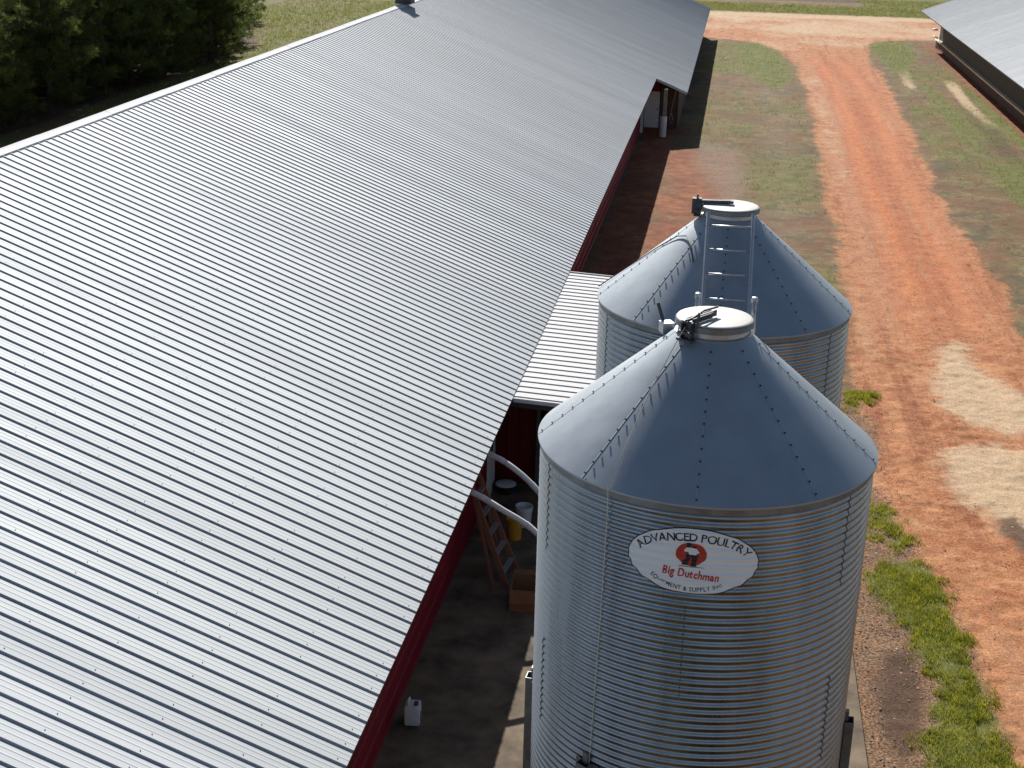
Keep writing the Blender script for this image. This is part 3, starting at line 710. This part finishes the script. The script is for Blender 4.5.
def line_text(txt, size, cx, cy, width, bold=0, shear=0, warp=None):
    x = 0; out = []
    for ch in txt:
        if ch != ' ':
            vs, fs = glyph(ch, size, bold, shear); out.append(([(x+a,b) for a,b in vs], fs))
        x += advance(ch, size)
    k_ = width/x
    return [([(cx+(a-x/2)*k_, cy+b+(warp((a/x)-.5) if warp else 0)) for a,b in vs], fs) for vs,fs in out]
def arc_text(txt, size, a, b, t0, t1, bold=0, inside=False):
    n = 400; ts = [t0+(t1-t0)*i/n for i in range(n+1)]; P = [(a*math.cos(t), b*math.sin(t)) for t in ts]
    S = [0]
    for i in range(n): S.append(S[-1]+math.hypot(P[i+1][0]-P[i][0], P[i+1][1]-P[i][1]))
    adv = [advance(c,size) for c in txt]; tot = sum(adv); out = []; s_ = 0
    for ch,w in zip(txt, adv):
        mid = (s_+w/2)/tot*S[-1]; i = min(n-1, max(0, int(np.searchsorted(S, mid))-1)); px, py = P[i]; qx, qy = P[i+1]
        an = math.atan2(qy-py, qx-px); s_ += w
        if ch == ' ': continue
        vs, fs = glyph(ch, size, bold); c_, s2 = math.cos(an), math.sin(an)
        out.append(([(px+(x-w/2)*c_-y*s2, py+(x-w/2)*s2+y*c_) for x,y in vs], fs))
    return out
sign = thing('oval_sign', 'white oval supplier sign with black and red lettering on the nearer silo', 'sign', S1)
decal_poly([ell(.507,.277)], .0025, 'decal_black', 'border', sign)
decal_poly([ell(.498,.268)], .004, 'decal_white', 'panel', sign)
decal_poly(arc_text('ADVANCED POULTRY', .094, .415, .172, R(165), R(15), .0012), .0055, 'decal_black', 'lettering', sign)
decal_poly(line_text('Big Dutchman', .098, -.008, -.150, .435, .003, .15, lambda s: .012-.03*s), .0055, 'decal_red', 'lettering', sign)
decal_poly(arc_text('EQUIPMENT & SUPPLY INC', .044, .400, .246, R(-142), R(-52), .0004), .0055, 'decal_black', 'lettering', sign)
decal_poly([ell(.117,.094,-.012,.062,48)], .0055, 'decal_red', 'emblem_disc', sign)
dk_ = [ell(.017,.018,-.033,.128,16), ([(-.058,.142),(-.012,.137),(-.014,.150),(-.03,.160),(-.05,.156)],[(0,1,2,3,4)]), ([(-.02,.118),(.01,.135),(.028,.120),(.01,.105)],[(0,1,2,3)]),
       ([(-.050,.066),(-.010,.066),(-.022,.018),(-.036,-.028),(-.078,-.028),(-.074,.0),(-.052,.02)],[(0,1,2,3,4,5,6)]), ([(-.012,.066),(.042,.064),(.034,.02),(.026,-.022),(.036,-.034),(-.012,-.034),(-.004,.01)],[(0,1,2,3,4,5,6)]),
       ([(-.10,-.036),(.09,-.038),(.09,-.042),(-.10,-.041)],[(0,1,2,3)])]
decal_poly(dk_, .0075, 'decal_black', 'emblem_figure', sign)
decal_poly([([(-.052,.115),(-.015,.118),(.028,.112),(.050,.085),(.036,.064),(.030,.075),(.028,.056),(-.028,.058),(-.034,.082),(-.062,.08),(-.066,.097)],[tuple(range(11))])], .0085, 'decal_white', 'emblem_shirt', sign)

# ------------------------------------------------------------------ auger pipes
def smooth_path(pts, n=8):
    P = [Vector(p) for p in pts]; out = []
    for i in range(len(P)-1):
        p0 = P[max(i-1,0)]; p1 = P[i]; p2 = P[i+1]; p3 = P[min(i+2,len(P)-1)]
        for k_ in range(n):
            t_ = k_/n; out.append(.5*((2*p1)+(p2-p0)*t_+(2*p0-5*p1+4*p2-p3)*t_*t_+(3*p1-p0-3*p2+p3)*t_**3))
    return out+[P[-1]]
def pipe(label, pts):
    o = thing('auger_pipe', label, 'pipe', pts[0], group='white feed auger pipes'); off = Vector(pts[0])
    P = smooth_path(pts); m = MB(); m.v = []; m.tube(P, .046, 14); shift(m, -off).build('tube', 'pvc', o, smooth=True)
    for i in (12, 22):
        d = (P[i+1]-P[i]).normalized(); c = MB().tube([P[i]-d*.05, P[i]+d*.05], .049, 14)
        shift(c, -off).build('coupling', 'pvc', o, smooth='auto')
    return o
pipe('white plastic feed pipe arching lower, to the nearer silo', [(-3.9,19.28,2.10),(-3.42,19.22,2.07),(-2.9,19.12,1.86),(-2.35,19.0,1.58),(-1.8,18.5,1.15),(-1.2,17.0,.75),(-.5,14.2,.55),(0,11.4,.48)])
pipe('white plastic feed pipe arching higher, in front of the red control room', [(-3.9,20.85,2.06),(-3.4,20.8,2.03),(-2.95,20.66,1.87),(-2.5,20.45,1.57),(-2.0,20.0,1.1),(-1.2,18.8,.7),(-.4,16.8,.55),(.05,15.6,.48)])

# ------------------------------------------------------------------ clutter on the pad
def bucket(label, loc, r, h, m, handle=True):
    o = thing('bucket', label, 'bucket', loc)
    MB().lathe([(.001,.012),(r*.84,.012),(r*.95,h-.01),(r,h),(r+.014,h-.004),(r+.014,h-.03),(r+.003,h-.034),(r+.004,h-.07),(r*.99,h-.075),(r*.86,0),(.001,0)], 32).build('pail', m, o, smooth='auto')
    MB().tube([(( r+.016)*math.cos(a), .01+.10*math.sin(a)*-1, h-.05-.13*math.sin(a)) for a in np.linspace(0,math.pi,13)], .004, 6).build('handle', 'steel_light', o, smooth=True)
    return o
bucket('yellow plastic bucket standing in front of the white bucket', (-3.10,21.95,PAD), .135, .37, 'yellow_plastic')
bucket('white plastic bucket standing behind the yellow bucket', (-3.02,22.5,PAD), .145, .37, 'white_plastic')
tb = thing('round_tub', 'low round black tub with a pale lid beside the red wall', 'tub', (-3.55,23.85,PAD))
MB().lathe([(.001,0),(.17,0),(.205,.16),(.215,.16),(.215,.14)], 36).build('tub_body', 'black_plastic', tb, smooth='auto')
MB().lathe([(.001,.185),(.12,.18),(.19,.165),(.195,.155)], 36).build('tub_lid', 'white_plastic', tb, smooth=True)
# jerrycan
jc = thing('jerrycan', 'white plastic jerrycan standing alone on the shaded concrete', 'jerrycan', (-3.58,16.12,PAD), R(6))
MB().box((0,0,.13), (.19,.19,.26)).build('can_body', 'white_plastic', jc, smooth='auto', bevel=.03)
MB().tube([(-.05,-.05,.255),(-.05,-.045,.30),(-.045,.0,.315),(-.045,.05,.30),(-.045,.06,.255)], .016, 8).build('handle', 'white_plastic', jc, smooth=True)
MB().lathe([(.026,.25),(.026,.30),(.001,.302)], 16, (.045,-.03,0)).build('cap', 'rust_metal', jc, smooth='auto')
MB().box((.0975,-.03,.11), (.004,.05,.12)).build('label_panel', 'rust_metal', jc)
jc.scale = (1.12,1.12,1.12)
# cardboard box, open
bx = thing('cardboard_box', 'open brown cardboard box on the pad at the foot of the ladder', 'box', (-2.47,19.68,PAD), R(3))
w, d, h, tk = .66, .56, .37, .008
MB().box((0,-d/2,h/2),(w,tk,h)).box((0,d/2,h/2),(w,tk,h)).box((-w/2,0,h/2),(tk,d-.01,h-.002)).box((w/2,0,h/2),(tk,d-.01,h-.002)).box((0,0,.006),(w-.02,d-.02,tk)).build('carton', 'cardboard', bx)
for a, b_, ang in (((0,d/2+.11,h-.02),(w,.24,tk),R(-12)), ((0,-d/2-.03,h-.105),(w,.22,tk),R(82))):
    MB().box(a, b_, 0, ang).build('flap', 'cardboard', bx)
MB().box((.03,-d/2-.0052,.30),(.30,.002,.018)).box((-.18,-d/2-.0052,.18),(.03,.002,.03)).build('printed_mark', 'brown_board', bx)
# step ladder leaning on the wall
sl_ = thing('step_ladder', 'orange fibreglass step ladder with metal treads leaning folded against the red wall', 'ladder', (-2.9,20.4,PAD))
O = Vector((-2.9,20.4,PAD))
bl, br = Vector((-2.94,20.12,PAD)), Vector((-2.87,20.74,PAD)); ax = Vector((-.80,.78,1.42)).normalized()
sd = (br-bl).normalized(); LN = 1.80; nrm_l = sd.cross(ax).normalized()
tl, tr_ = bl+ax*LN+sd*.10, br+ax*LN-sd*.10
for p, q in ((bl,tl),(br,tr_)):
    shift(MB().bar(p, q, .026, .095, tuple(nrm_l)), -O).build('rail', 'ladder_fibre', sl_)
for i in range(5):
    t_ = .13+.178*i; p, q = bl.lerp(tl,t_), br.lerp(tr_,t_)
    shift(MB().bar(p, q, .085, .03, (0,0,1)), -O).build('step', 'aluminium', sl_)
shift(MB().box(tuple((tl+tr_)/2), (.12,.42,.03), R(10)), -O).build('top_cap', 'ladder_fibre', sl_)
bk = -nrm_l if nrm_l.y > 0 else nrm_l
bk = Vector((-.55,-.35,-.0)).normalized()
for p, q in ((bl,tl),(br,tr_)):
    p2 = p + bk*.22 + Vector((0,0,0)); shift(MB().bar(p2, q-ax*.1, .022, .05, tuple(nrm_l)), -O).build('rear_leg', 'ladder_fibre', sl_)

# ------------------------------------------------------------------ pine trees at the edge of the wood
def tri_mesh(name, V, F, material):
    me = bpy.data.meshes.new(name); me.from_pydata(V.tolist(), [], F.tolist()); me.materials.append(MATS[material]); me.update(); return me
def pine_mesh(seed, H, rad, bare):
    rg = np.random.default_rng(seed); C_ = []; D_ = []; tk = MB(); lean = rg.normal(0,.15,2)
    tk.tube([(lean[0]*z/H*z*.1, lean[1]*z/H*z*.1, z) for z in np.linspace(-.2,H*.97,9)], [.15*(1-.92*k_/8)+.01 for k_ in range(9)], 8)
    z = bare
    while z < H-.2:
        f = (z-bare)/(H-bare); L = rad*(1-f)**.75*(.55+.9*min(1,f*4+.45))*.9
        for k_ in range(rg.integers(4,7)):
            a = rg.random()*6.283; l = L*rg.uniform(.55,1.2); rise = rg.uniform(.05,.55)
            d = np.array([math.cos(a), math.sin(a), rise]); d /= np.linalg.norm(d); p0 = np.array([0,0,z+rg.normal(0,.12)])
            tk.tube([p0, p0+d*l*.5+[0,0,-.03], p0+d*l], [.03,.02,.008], 4, cap=False)
            m = int(6+l*9)
            for j in range(m):
                t_ = rg.uniform(.28,1.05); side = np.array([-math.sin(a), math.cos(a), 0])*rg.normal(0,.24)*(1.25-t_*.5)
                C_.append(p0+d*l*t_+side+[0,0,rg.normal(.04,.10)]); D_.append(d+side*1.6+[0,0,.35])
        z += rg.uniform(.30,.48)
    C_ = np.array(C_); D_ = np.array(D_); V = []; K = 16
    for _ in range(K):
        dd = D_/np.linalg.norm(D_,axis=1)[:,None] + rg.normal(0,.55,D_.shape); dd /= np.linalg.norm(dd,axis=1)[:,None]
        ln = rg.uniform(.16,.34,len(C_))[:,None]; sv = np.cross(dd, rg.normal(0,1,D_.shape)); sv /= np.linalg.norm(sv,axis=1)[:,None]
        st = C_ + rg.normal(0,.05,C_.shape); V.append(np.stack([st-sv*.015, st+sv*.015, st+dd*ln], 1))
    V = np.concatenate(V).reshape(-1,3); F = np.arange(len(V)).reshape(-1,3)
    tm = bpy.data.meshes.new('trunk'); tm.from_pydata(tk.v, [], tk.f); tm.materials.append(MATS['bark']); tm.update()
    return tm, tri_mesh('crown', V, F, 'pine_needles')
PINES = [pine_mesh(100+i, H, r_, b_) for i,(H,r_,b_) in enumerate(((9.5,2.1,.5),(8.2,1.9,.25),(10.5,2.2,1.3),(7.0,1.8,.2)))]
def place_pine(x, y, label, var, sc_, rz):
    o = thing('pine_tree', label, 'tree', (x,y,0), rz, 'pine trees at the edge of the wood'); o.scale = (sc_,sc_,sc_*random.uniform(.92,1.1))
    for nm, me in zip(('trunk','crown'), PINES[var]):
        c = bpy.data.objects.new(nm, me); COL.objects.link(c); c.parent = o
first = True; rows = []
x = -32.2
for i, x in enumerate((-30.5,-33.4,-37.0,-41.2,-46.5)):
    y = abs(x)/.60 - 3 + (i%2)*1.4
    while y < abs(x)/.355:
        rows.append((x+random.uniform(-.7,.7), y+random.uniform(-.7,.7), i)); y += 3.3+i*.4
ymax = max(r_[1] for r_ in rows if r_[2] == 0); ymin = min(r_[1] for r_ in rows if r_[2] == 0 and r_[1] > 60)
for (x,y,i) in rows:
    if i == 0 and y == ymax: lab = 'dark pine at the right end of the wood, next to the open grass'
    elif i == 0: lab = 'dark green pine in the front row of the wood facing the metal roof'
    elif i < 3: lab = 'dark green pine just behind the front row of the wood'
    else: lab = 'pine deep in the wood behind the front rows'
    place_pine(x, y, lab, random.choice((0,0,1,2,3)) if i else random.choice((0,1,1,3)), random.uniform(.85,1.15), random.uniform(0,6.28))

# ------------------------------------------------------------------ grass, litter, stones
def scatter(n, x0, x1, y0, y1, prob, seed):
    rg = np.random.default_rng(seed); X = rg.uniform(x0,x1,n); Y = rg.uniform(y0,y1,n); p = prob(X,Y); k_ = rg.random(n) < p; return X[k_], Y[k_]
def blades(name, X, Y, hmin, hmax, width, per, spread, material, seed, z0=0.0):
    rg = np.random.default_rng(seed); X = np.repeat(X,per)+rg.normal(0,spread,len(X)*per); Y = np.repeat(Y,per)+rg.normal(0,spread,len(Y)*per); n = len(X)
    a = rg.uniform(0,6.283,n); h = rg.uniform(hmin,hmax,n); ln = rg.uniform(.2,1.0,n)*h; b = a+1.57; w = width*rg.uniform(.6,1.3,n)
    z = np.full(n, z0-.01); P0 = np.stack([X-np.cos(b)*w, Y-np.sin(b)*w, z],1); P1 = np.stack([X+np.cos(b)*w, Y+np.sin(b)*w, z],1)
    P2 = np.stack([X+np.cos(a)*ln, Y+np.sin(a)*ln, z+h],1); V = np.stack([P0,P1,P2],1).reshape(-1,3)
    o = bpy.data.objects.new(name, tri_mesh(name, V, np.arange(len(V)).reshape(-1,3), material)); COL.objects.link(o); return stuff(o)
gn = lambda X,Y: np.clip((masks(X,Y)['grass'] > .16)*(masks(X,Y)['grass']-.25 + (vnoise(X,Y,.28,77)-.5)*1.9)*1.8,0,1)
X, Y = scatter(34000, 2.45, 4.5, 12, 33, gn, 5)
tag(blades('grass', X, Y, .03, .12, .006, 6, .028, 'grass_near', 3), 'short bright green grass strip beside the nearer silo and the dirt road', 'grass')
gv = lambda X,Y: np.clip((masks(X,Y)['grass']-.2)*1.1,0,.9)*(1-masks(X,Y)['road'])
X1, Y1 = scatter(11000, -2.4, 4.2, 34, 106, gv, 6); X2_, Y2_ = scatter(13000, 7.8, 13.8, 36, 108, gv, 8)
tag(blades('verge_grass', np.concatenate([X1,X2_]), np.concatenate([Y1,Y2_]), .05, .16, .012, 3, .05, 'grass_verge', 4), 'rough olive grass growing on the verges either side of the dirt road', 'grass')
X3, Y3 = scatter(26000, -10, 22, 126, 146, gv, 9); X4, Y4 = scatter(26000, -38, -25, 60, 125, gv, 10)
tag(blades('field_grass', np.concatenate([X3,X4]), np.concatenate([Y3,Y4]), .08, .25, .02, 3, .10, 'grass_verge', 12), 'patchy grass of the open field beyond the crossing road and the house', 'grass')
def chips(name, X, Y, smin, smax, flat, material, seed):
    rg = np.random.default_rng(seed); n = len(X); base = np.array([(1,0,0),(0,1,0),(-1,0,0),(0,-1,0),(0,0,1),(0,0,-1)],float)
    s_ = (rg.random(n)**2.2*(smax-smin)+smin)[:,None,None]; V = base[None]*s_*rg.uniform(.6,1.3,(n,6,3)); V[:,:,2] *= flat
    a = rg.uniform(0,6.283,n); c_, s2 = np.cos(a)[:,None], np.sin(a)[:,None]; vx = V[:,:,0]*c_-V[:,:,1]*s2; vy = V[:,:,0]*s2+V[:,:,1]*c_
    V = np.stack([vx+X[:,None], vy+Y[:,None], V[:,:,2]+.008], -1); f = np.array([(0,1,4),(1,2,4),(2,3,4),(3,0,4),(1,0,5),(2,1,5),(3,2,5),(0,3,5)])
    F = (f[None]+6*np.arange(n)[:,None,None]).reshape(-1,3)
    o = bpy.data.objects.new(name, tri_mesh(name, V.reshape(-1,3), F, material)); COL.objects.link(o); return stuff(o)
X, Y = scatter(9000, 2.42, 4.2, 14, 32, lambda X,Y: np.clip(masks(X,Y)['lit']*(1-masks(X,Y)['grass'])*(1-.7*masks(X,Y)['dark'])*(.2+vnoise(X,Y,.7,55)),0,1), 21)
tag(chips('leaf_litter', X, Y, .004, .024, .35, 'litter', 22), 'scattered pale litter and wood chips on the brown soil beside the pad', 'litter')
X, Y = scatter(22000, 2.9, 8.2, 14, 60, lambda X,Y: np.clip(masks(X,Y)['road']*(1-masks(X,Y)['pale'])*(vnoise(X,Y,1.3,66)-.30)*2,0,1)*.8, 23)
tag(chips('road_stones', X, Y, .005, .026, .45, 'stone', 24), 'loose stones and clods lying on the orange dirt road', 'stones')
